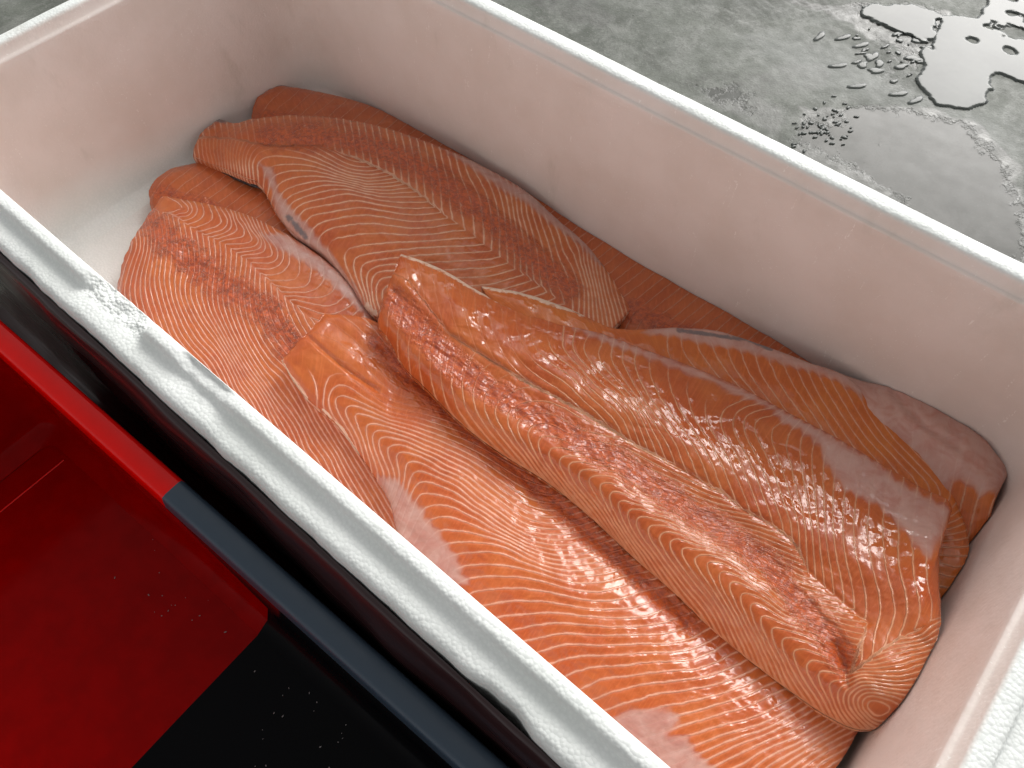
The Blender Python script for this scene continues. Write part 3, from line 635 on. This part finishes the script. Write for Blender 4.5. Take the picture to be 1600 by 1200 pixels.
# ------------------------------------------------------------------ ground
def mat_concrete():
    t = NT('wet_concrete'); co = t.coord(); wet = t.attr('wet'); pale = t.attr('pale'); film = t.attr('film')
    n = t.noise(co, 7, 6, .62, .4); n2 = t.noise(co, 60, 5, .65); n3 = t.noise(co, 420, 3)
    c = t.mix(t.ramp(n, .28, .72), (.082, .090, .074), (.168, .180, .155))
    c = t.mix(t.math('MULTIPLY', t.ramp(t.noise(co, 24, 6, .7, .5), .42, .66), .65), c, (.25, .255, .235))
    c = t.mix(t.math('MULTIPLY', t.ramp(t.noise(t.mapping(co, (1, 1, 1)), 16, 6, .7, 1.0), .52, .68), .55), c, (.075, .078, .066))
    c = t.mix(t.math('MULTIPLY', t.ramp(t.voro(co, 42), .10, .04), t.ramp(n2, .5, .6)), c, (.04, .04, .035))
    c = t.mix(t.math('MULTIPLY', t.ramp(n3, .54, .64), .5), c, (.09, .092, .08))
    c = t.mix(t.math('MULTIPLY', t.ramp(t.noise(co, 240, 4, .7), .56, .66), .4), c, (.27, .275, .25))
    c = t.mix(t.math('MULTIPLY', pale, .5), c, (.40, .41, .40))
    w = t.ramp(t.math('ADD', wet, t.math('MULTIPLY', t.math('SUBTRACT', n2, .5), .5)), .3, .65)
    c = t.mix(w, c, t.mix(.62, c, (.055, .052, .045)))
    fm = t.ramp(t.math('ADD', film, t.math('ADD', t.math('MULTIPLY', t.math('SUBTRACT', t.noise(co, 26, 6, .7), .5), 1.3), t.math('MULTIPLY', t.math('SUBTRACT', t.noise(t.mapping(co, (120, 60, 90), (0, 0, .7)), 1, 4, .7), .5), .9))), .35, .62)
    c = t.mix(fm, c, t.mix(.5, c, (.05, .05, .046)))
    r = t.math('SUBTRACT', t.ramp(n2, .3, .7, .55, .72), t.math('MULTIPLY', w, .22))
    r = t.math('MULTIPLY', r, t.math('MULTIPLY_ADD', fm, -.5, 1))
    spl = t.math('MULTIPLY_ADD', fm, -.20, .3)
    h = t.math('ADD', n2, t.math('MULTIPLY', n3, .35))
    return t.out(c, r, t.bump(t.math('MULTIPLY', h, t.math('MULTIPLY_ADD', fm, -.85, t.math('MULTIPLY_ADD', w, -.1, 1))), .0016, .5), Specular_IOR_Level=spl)
MC = mat_concrete()
def build_ground():
    xs = np.concatenate([np.linspace(-40, -1.2, 14)[:-1], np.linspace(-1.2, 1.4, 420), np.linspace(1.4, 40, 14)[1:]])
    ys = np.concatenate([np.linspace(-40, -.6, 14)[:-1], np.linspace(-.6, .45, 60)[:-1], np.linspace(.45, 1.7, 260), np.linspace(1.7, 60, 16)[1:]])
    X, Y = np.meshgrid(xs, ys, indexing='ij'); P = np.stack([X, Y], -1)
    def wp(pl): return at([p[0] for p in pl], [p[1] for p in pl], 0.0)[:, :2]
    S = 1/700.
    wet = np.zeros(X.shape)
    for pl, s in (([(1230, 0), (1320, 5), (1400, 10), (1480, 20), (1450, 80), (1430, 100), (1400, 70), (1360, 60), (1330, 40), (1270, 15)], 1),
                  ([(1250, 165), (1400, 160), (1520, 180), (1590, 260), (1620, 420), (1500, 420), (1350, 300), (1240, 235)], .9),
                  ([(1160, 110), (1230, 90), (1290, 100), (1305, 130), (1260, 148), (1190, 150), (1150, 160), (1110, 150)], .45),
                  ([(1080, 130), (1190, 145), (1230, 170), (1240, 240), (1150, 190)], .55),
                  ([(810, -60), (900, -60), (960, 20), (960, 60), (880, 30), (800, 0)], .5)):
        q = wp(pl); wet = np.maximum(wet, s*sstep(-.012, .012, poly_sd(P, q)+.02*fbm(X*30, Y*30, 4)))
    pale = sstep(-.05, .03, poly_sd(P, wp([(1180, 60), (1300, 70), (1400, 140), (1560, 190), (1600, 250), (1450, 160), (1250, 120)])))*.6
    pale = np.maximum(pale, sstep(-.01, .02, poly_sd(P, wp([(1290, 0), (1150, 0), (1180, 30), (1290, 40), (1350, 20)]))-.0)*.25)
    q = wp([(1560, 290), (1600, 285), (1600, 330), (1570, 330)]); pale = np.maximum(pale, sstep(-.01, .01, poly_sd(P, q)+.02*fbm(X*40, Y*40, 3)))
    film = np.zeros(X.shape)
    for pl, s_ in (([(1303, 205), (1310, 190), (1330, 172), (1370, 166), (1420, 172), (1470, 186), (1520, 205), (1560, 250), (1580, 300), (1600, 400), (1560, 420), (1370, 280), (1300, 240), (1240, 215), (1262, 190), (1290, 195)], .85),
                   ([(1340, 5), (1440, 8), (1475, 20), (1462, 60), (1440, 70), (1415, 55), (1370, 32)], .8), ([(1370, 60), (1440, 62), (1445, 110), (1420, 140), (1375, 130), (1360, 90)], .45), ([(1080, 135), (1130, 128), (1180, 150), (1170, 172), (1120, 160)], .6)):
        film = np.maximum(film, s_*sstep(-.03, .02, poly_sd(P, wp(pl))))
    Z = .0008*fbm(X*9, Y*9, 4)*((np.abs(X) < 1.4) & (np.abs(Y) < 1.7)) - .0008
    # tyre tread print pressed in the dried slurry
    a = wp([(1195, 22)])[0]; b = wp([(1265, 8)])[0]; ab = b-a; L = np.linalg.norm(ab); ux = ab/L; uy = np.array([-ux[1], ux[0]])
    uu = (P-a)@ux; vv = (P-a)@uy
    tr = sstep(-.08, -.05, uu)*(1-sstep(L+.02, L+.08, uu))*(1-sstep(.025, .04, np.abs(vv)))
    Z = Z-.0018*tr*(np.sin(uu*2*math.pi/.012+6*np.abs(vv)*20) > .1)
    V = np.stack([X, Y, Z], -1).reshape(-1, 3); nx, ny = X.shape
    ii, jj = np.meshgrid(np.arange(nx-1), np.arange(ny-1), indexing='ij'); k = (ii*ny+jj).ravel()
    tag(mesh_obj('ground', V, np.stack([k, k+ny, k+ny+1, k+1], 1), MC, attrs={'film': film.ravel(), 'wet': wet.ravel(), 'pale': pale.ravel()}), kind='structure', label='grey wet concrete floor with puddles and stains')
build_ground()

t = NT('puddle_water'); co = t.coord(); n = t.noise(co, 12, 4); n2 = t.noise(co, 500, 2)
WATER = t.out(t.mix(t.ramp(n, .3, .7), (.060, .066, .062), (.10, .108, .100)), .02, t.bump(t.noise(co, 20, 2), .0003, .3), IOR=1.33, Specular_IOR_Level=.17)
def puddle(label, pl, holes=(), isles=None, step=.0018, h=.0007, rag=.006, spots=0):
    q = at([p[0] for p in pl], [p[1] for p in pl], 0.001)[:, :2]
    lo = q.min(0)-.01; hi = q.max(0)+.01
    xs = np.arange(lo[0], hi[0], step); ys = np.arange(lo[1], hi[1], step)
    X, Y = np.meshgrid(xs, ys, indexing='ij'); P = np.stack([X, Y], -1)
    sd = poly_sd(P, q)+rag*fbm(X*70, Y*70, 4)
    for hl in holes:
        c = at(hl[0], hl[1], .001)[:2]; dd = np.linalg.norm((P-c)*np.array([1, 1.15]), axis=-1)-hl[2]+.0035*fbm(X*160+hl[0], Y*160, 3)
        sd = np.minimum(sd, dd)
    if isles:
        q2 = at([p[0] for p in isles], [p[1] for p in isles], .001)[:, :2]
        gate = sstep(-.03, .02, poly_sd(P, q2)); nz = fbm(X*46+9, Y*60, 4)
        sd = np.minimum(sd, (.17+(1-gate)*.6-nz)*.022)
    Z = np.where(sd > 0, h*np.sqrt(np.clip(1-(1-np.clip(sd/.0028, 0, 1))**2, 0, 1)), -.001)
    ins = sd > -step*1.2
    f = ins[:-1, :-1] & ins[1:, :-1] & ins[1:, 1:] & ins[:-1, 1:]
    ny = X.shape[1]; ii, jj = np.nonzero(f); k = ii*ny+jj
    F_ = np.stack([k, k+ny, k+ny+1, k+1], 1); used, inv = np.unique(F_, return_inverse=True)
    V = np.stack([X, Y, Z+.0004], -1).reshape(-1, 3)[used]
    tag(mesh_obj('puddle', V, inv.reshape(-1, 4), WATER), kind='structure', label=label)
rnd = random.Random(3)
puddle('bright puddle reflecting the sky at the top right', [(1432, 122), (1445, 98), (1440, 84), (1446, 72), (1458, 78), (1462, 55), (1472, 25), (1490, 22), (1530, 28), (1548, -5), (1600, -40), (1700, -40), (1700, 150), (1640, 140), (1590, 124), (1568, 116), (1556, 114), (1548, 124), (1552, 138), (1542, 146), (1536, 162), (1518, 171), (1490, 168), (1464, 162), (1450, 148)],
       holes=[(1519, 62, .007), (1579, 79, .008)], isles=[(1555, -10), (1640, -40), (1700, 60), (1620, 75), (1570, 60), (1540, 66), (1530, 50), (1560, 30)])
puddle('dark wet film near the top edge of the floor', [(1345, 8), (1400, 6), (1440, 10), (1470, 20), (1466, 40), (1458, 60), (1440, 66), (1420, 52), (1395, 44), (1375, 32), (1350, 22)], h=.0009, rag=.012)
def droplets():
    V = []; Fc = []
    R2 = random.Random(11)
    spots = []
    for _ in range(45): spots.append((R2.gauss(1400, 34), R2.gauss(78, 26), R2.uniform(.0012, .0055), R2.uniform(1, 2.6)))
    for _ in range(60): spots.append((R2.uniform(1235, 1330)+R2.gauss(0, 8), R2.uniform(165, 225)+R2.gauss(0, 6), R2.uniform(.0010, .0026), R2.uniform(1, 1.8)))
    for p in ((1281, 56), (1318, 58), (1346, 70), (1310, 102), (1365, 88), (1340, 134), (1405, 146), (1432, 156)): spots.append((*p, .0055, 1.9))
    for (x, y, r, el) in spots:
        c = at(x, y, 0.0)
        if c[1] < BY1+.04 and c[0] < BX1+.05: continue
        a0 = R2.uniform(-.4, .4)+1.2; n = 14; base = len(V)
        jit = [1+.28*math.sin(2*math.pi*i/n*2+el*9+r*4000)+.15*math.sin(2*math.pi*i/n*3+r*9000) for i in range(n)]
        for k, (f, hz) in enumerate(((1, -.0004), (.86, .0001), (.6, .00028), (.3, .00032))):
            for i in range(n):
                a = 2*math.pi*i/n; u = r*el*f*math.cos(a)*jit[i]; v = r*f*math.sin(a)*jit[i]
                V.append((c[0]+u*math.cos(a0)-v*math.sin(a0), c[1]+u*math.sin(a0)+v*math.cos(a0), hz))
        for k in range(3):
            for i in range(n): Fc.append([base+k*n+i, base+k*n+(i+1) % n, base+(k+1)*n+(i+1) % n, base+(k+1)*n+i])
        Fc.append([base+3*n+i for i in range(n)])
    tag(mesh_obj('water_drops', V, Fc, WATER), 'scattered beads and smears of water on the concrete floor', 'water drops', kind='stuff')
droplets()

# ------------------------------------------------------------------ black sheet against the near side, tub
t = NT('black_plastic_red_sheen'); co = t.coord(); n = t.noise(t.mapping(co, (4, 60, 60)), 1, 4)
BLACKP = t.out((.030, .011, .012), t.ramp(n, .3, .7, .22, .42), t.bump(n, .002, .5), IOR=1.5)  # reflection of the red tub put into the black sheet's base colour
t = NT('red_plastic'); co = t.coord(); n = t.noise(co, 60, 4)
REDIN = None
RED = t.out(t.mix(t.ramp(n, .3, .7), (.90, .003, .001), (.84, .003, .001)), t.ramp(n, .3, .7, .14, .22), t.bump(t.noise(co, 18, 3), .0012, .3), IOR=1.5, Specular_IOR_Level=.25)
t = NT('red_plastic_in_shade'); co = t.coord(); n = t.noise(co, 60, 4)
REDIN = t.out(t.mix(t.ramp(n, .3, .7), (.36, .0006, .0004), (.30, .0005, .0004)), t.ramp(n, .3, .7, .12, .2), t.bump(t.noise(co, 18, 3), .0012, .3), IOR=1.45, Specular_IOR_Level=.07)  # same red plastic as the rim, deep shade inside put into the colour
t = NT('black_plastic_in_shade'); co = t.coord(); n = t.noise(co, 60, 4)
BLKIN = t.out((.004, .004, .005), t.ramp(n, .3, .7, .12, .2), t.bump(t.noise(co, 18, 3), .0012, .3), IOR=1.45, Specular_IOR_Level=.07)  # black half inside, its shade painted as a near-black base colour
t = NT('black_plastic_sky_sheen'); co = t.coord(); n = t.noise(co, 60, 4)
BLK = t.out((.038, .060, .088), t.ramp(n, .3, .7, .30, .40), t.bump(t.noise(co, 18, 3), .0012, .3), IOR=1.5)  # sky reflected on the black rim painted in as blue-grey

def sheet():
    n = 260; rows = [(-.0006, .204), (-.004, .2015), (-.0062, .196), (-.008, .180), (-.010, .150), (-.011, .142), (-.006, .132), (-.004, .10), (-.006, .05), (-.012, .006), (-.03, .003)]
    V = []
    x = np.linspace(-.725, .13, n)
    y0 = BY0-.030
    for k, (o, z) in enumerate(rows):
        w = fbm(x*14+k*.23, np.full(n, k*.5), 3)*.006*min(1, k/3)
        dz = fbm(x*9, np.full(n, 4.), 2)*.010*(2 < k < 8)
        dip = .02*sstep(-.35, -.75, x)*(2 < k < 7)
        V.append(np.stack([x, y0+o+w, np.full(n, z)+dz+dip], 1))
    V = np.concatenate(V); m = len(rows)
    f = [[k*n+i, k*n+i+1, (k+1)*n+i+1, (k+1)*n+i] for k in range(m-1) for i in range(n-1)]
    o = mesh_obj('plastic_sheet', V, f, BLACKP)
    so = o.modifiers.new('thickness', 'SOLIDIFY'); so.thickness = .0006; so.offset = -1
    tag(o, 'shiny black plastic sheet hanging along the near side of the foam box', 'plastic sheet')
sheet()

t = NT('pale_glint_drops'); DROP = t.out((.30, .27, .27), .04, IOR=1.33)  # glints on the drops put into their pale opaque colour
def tub():
    RZ = .165
    a = at(0, 486, RZ); b = at(600, 1009, RZ)          # outer rim edge, towards the foam box
    ux = _n((b-a)*np.array([1, 1, 0])); uy = np.array([-ux[1], ux[0], 0])
    if uy[1] < 0: uy = -uy
    o = at(285, 748, RZ)                               # colour joint on the rim
    ci = at(412, 982, 0)                               # wall meets floor below the joint
    # depth of the tub floor: where the wall foot keeps the joint's position along the rim
    best = None
    for z in np.linspace(.0, .15, 151):
        p = at(412, 982, z); s = (p-o)@ux
        if best is None or abs(s) < best[0]: best = (abs(s), z, p)
    FZ = max(.008, best[1]); foot = at(412, 982, FZ); v_foot = (foot-o)@uy; s_foot = float((foot-o)@ux)
    rin = at(285, 797, RZ-.001); v_in = (rin-o)@uy*1.28
    corner = at(115, 706, FZ); s_left = (corner-o)@ux
    root = empty('plastic_tub', tuple((o+uy*-.2+ux*0.1)*np.array([1, 1, 0])))
    tag(root, 'empty red and black glossy plastic tub next to the foam box at the lower left', 'tub')
    prof2 = [(.0, .003, 'o'), (.0, RZ-.006, 'o'), (.001, RZ-.001, 'r'), (.003, RZ, 'r'), (-v_in-.004, RZ, 'r'), (-v_in-.001, RZ-.001, 'r'), (-v_in, RZ-.005, 'r'), (-v_in+.001, RZ-.012, 'r'), (-v_foot-.012, FZ+.012, 'w'), (-v_foot-.006, FZ+.0035, 'w'), (-v_foot+.006, FZ, 'w')]
    Wd = .42; sL = s_left-.03-.0; sR = .55
    # nested rounded rectangles, offset inward by profile o
    def ring(off, z):
        rc = .028
        x0, x1, y0, y1 = sL-.03+off, sR-off, -Wd+off, -off
        r = max(.012, rc-off*.6); pts = []
        def ln(p, q, n):
            for i in range(n): u = i/n; pts.append((p[0]+(q[0]-p[0])*u, p[1]+(q[1]-p[1])*u))
        def ar(cx, cy, a0):
            for i in range(12): aa = a0+math.pi/2*i/12; pts.append((cx+r*math.cos(aa), cy+r*math.sin(aa)))
        j0 = s_foot*min(1, max(0, (RZ-.012-z)/(RZ-.012-FZ)))
        ln((x0+r, y0), (j0, y0), 20); ln((j0, y0), (x1-r, y0), 20); ar(x1-r, y0+r, -math.pi/2)
        ln((x1, y0+r), (x1, y1-r), 20); ar(x1-r, y1-r, 0)
        ln((x1-r, y1), (j0, y1), 20); ln((j0, y1), (x0+r, y1), 20); ar(x0+r, y1-r, math.pi/2)
        ln((x0, y1-r), (x0, y0+r), 20); ar(x0+r, y0+r, math.pi)
        return np.array([o*np.array([1, 1, 0])+ux*p[0]+uy*p[1]+np.array([0, 0, z]) for p in pts]), np.array(pts)
    rings = []; S = []
    for off, z, k in prof2:
        r_, p_ = ring(off, z); rings.append(r_); S.append(p_[:, 0]-s_foot*min(1, max(0, (RZ-.012-z)/(RZ-.012-FZ))))
    n = len(rings[0]); m = len(rings); V = np.concatenate(rings); S = np.concatenate(S)
    groups = {'rim': [], 'wall': []}
    fr = {}
    for k in range(m-1):
        for i in range(n):
            f = [k*n+i, k*n+(i+1) % n, (k+1)*n+(i+1) % n, (k+1)*n+i]
            red = np.mean(S[f]) < 0
            part = 'rim' if prof2[k+1][2] == 'r' else ('outer_wall' if prof2[k+1][2] == 'o' else 'inner_wall')
            fr.setdefault((part, red), []).append(f)
    for (part, red), fc in fr.items():
        fc = np.array(fc); used, inv = np.unique(fc, return_inverse=True)
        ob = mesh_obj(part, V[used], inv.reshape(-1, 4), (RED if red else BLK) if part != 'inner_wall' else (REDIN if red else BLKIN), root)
        ob['label'] = 'red half of the tub '+part.replace('_', ' ') if red else 'black half of the tub '+part.replace('_', ' ')
    # floor, split at the joint
    off = prof2[-1][0]
    x0, x1, y0, y1 = sL-.03+off, sR-off, -Wd+off, -off
    base = o*np.array([1, 1, 0])
    def fl(a_, b_, mat, lab):
        nx, ny = 40, 30; xs = np.linspace(a_, b_, nx); ys = np.linspace(y0, y1, ny); X, Y = np.meshgrid(xs, ys, indexing='ij')
        Z = np.full(X.shape, FZ-.0005)+.0006*fbm(X*20, Y*20, 3)
        VV = base+X[..., None]*ux+Y[..., None]*uy; VV[..., 2] = Z; VV = VV.reshape(-1, 3)
        ii, jj = np.meshgrid(np.arange(nx-1), np.arange(ny-1), indexing='ij'); k = (ii*ny+jj).ravel()
        ob = mesh_obj('tub_floor', VV, np.stack([k, k+ny, k+ny+1, k+1], 1), mat, root); ob['label'] = lab
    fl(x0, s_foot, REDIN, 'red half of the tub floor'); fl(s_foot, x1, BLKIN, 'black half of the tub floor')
    # thin raised seam where the floor meets the left end
    VV = []; 
    for i in range(30):
        u = i/29; p = base+ux*(s_left)+uy*(y1-.004+(y0-y1)*u)
        for dx, dz in ((-.0008, 0), (0, .0009), (.0008, 0)): VV.append(p+ux*dx+np.array([0, 0, FZ+dz-.0002]))
    f = [[3*i+j, 3*i+j+1, 3*i+j+4, 3*i+j+3] for i in range(29) for j in range(2)]
    mesh_obj('floor_seam', np.array(VV), f, RED, root)
    R3 = random.Random(5); V2 = []; F2 = []
    def bead(c, r, el, a0):
        b = len(V2)
        for kk, (fr_, hz) in enumerate(((1, 0), (.7, .45), (.3, .62))):
            for i in range(8):
                a = 2*math.pi*i/8; u = r*el*fr_*math.cos(a); v = r*fr_*math.sin(a)
                V2.append((c[0]+u*math.cos(a0)-v*math.sin(a0), c[1]+u*math.sin(a0)+v*math.cos(a0), FZ+hz*r))
        for kk in range(2):
            for i in range(8): F2.append([b+kk*8+i, b+kk*8+(i+1) % 8, b+kk*8+8+(i+1) % 8, b+kk*8+8+i])
        F2.append([b+16+i for i in range(8)])
    for cx_, cy_, sx_, sy_, n_ in ((250, 960, 60, 50, 9), (330, 940, 40, 30, 8), (460, 1150, 60, 40, 22), (240, 850, 30, 30, 3)):
        for _ in range(n_): bead(at(R3.gauss(cx_, sx_), R3.gauss(cy_, sy_), FZ), R3.uniform(.0002, .0005), R3.uniform(1, 2.5), R3.uniform(0, 3.1))
    tag(mesh_obj('water_drops', V2, F2, DROP), 'tiny water drops and smears on the floor of the red and black tub', 'water drops', kind='stuff')
tub()
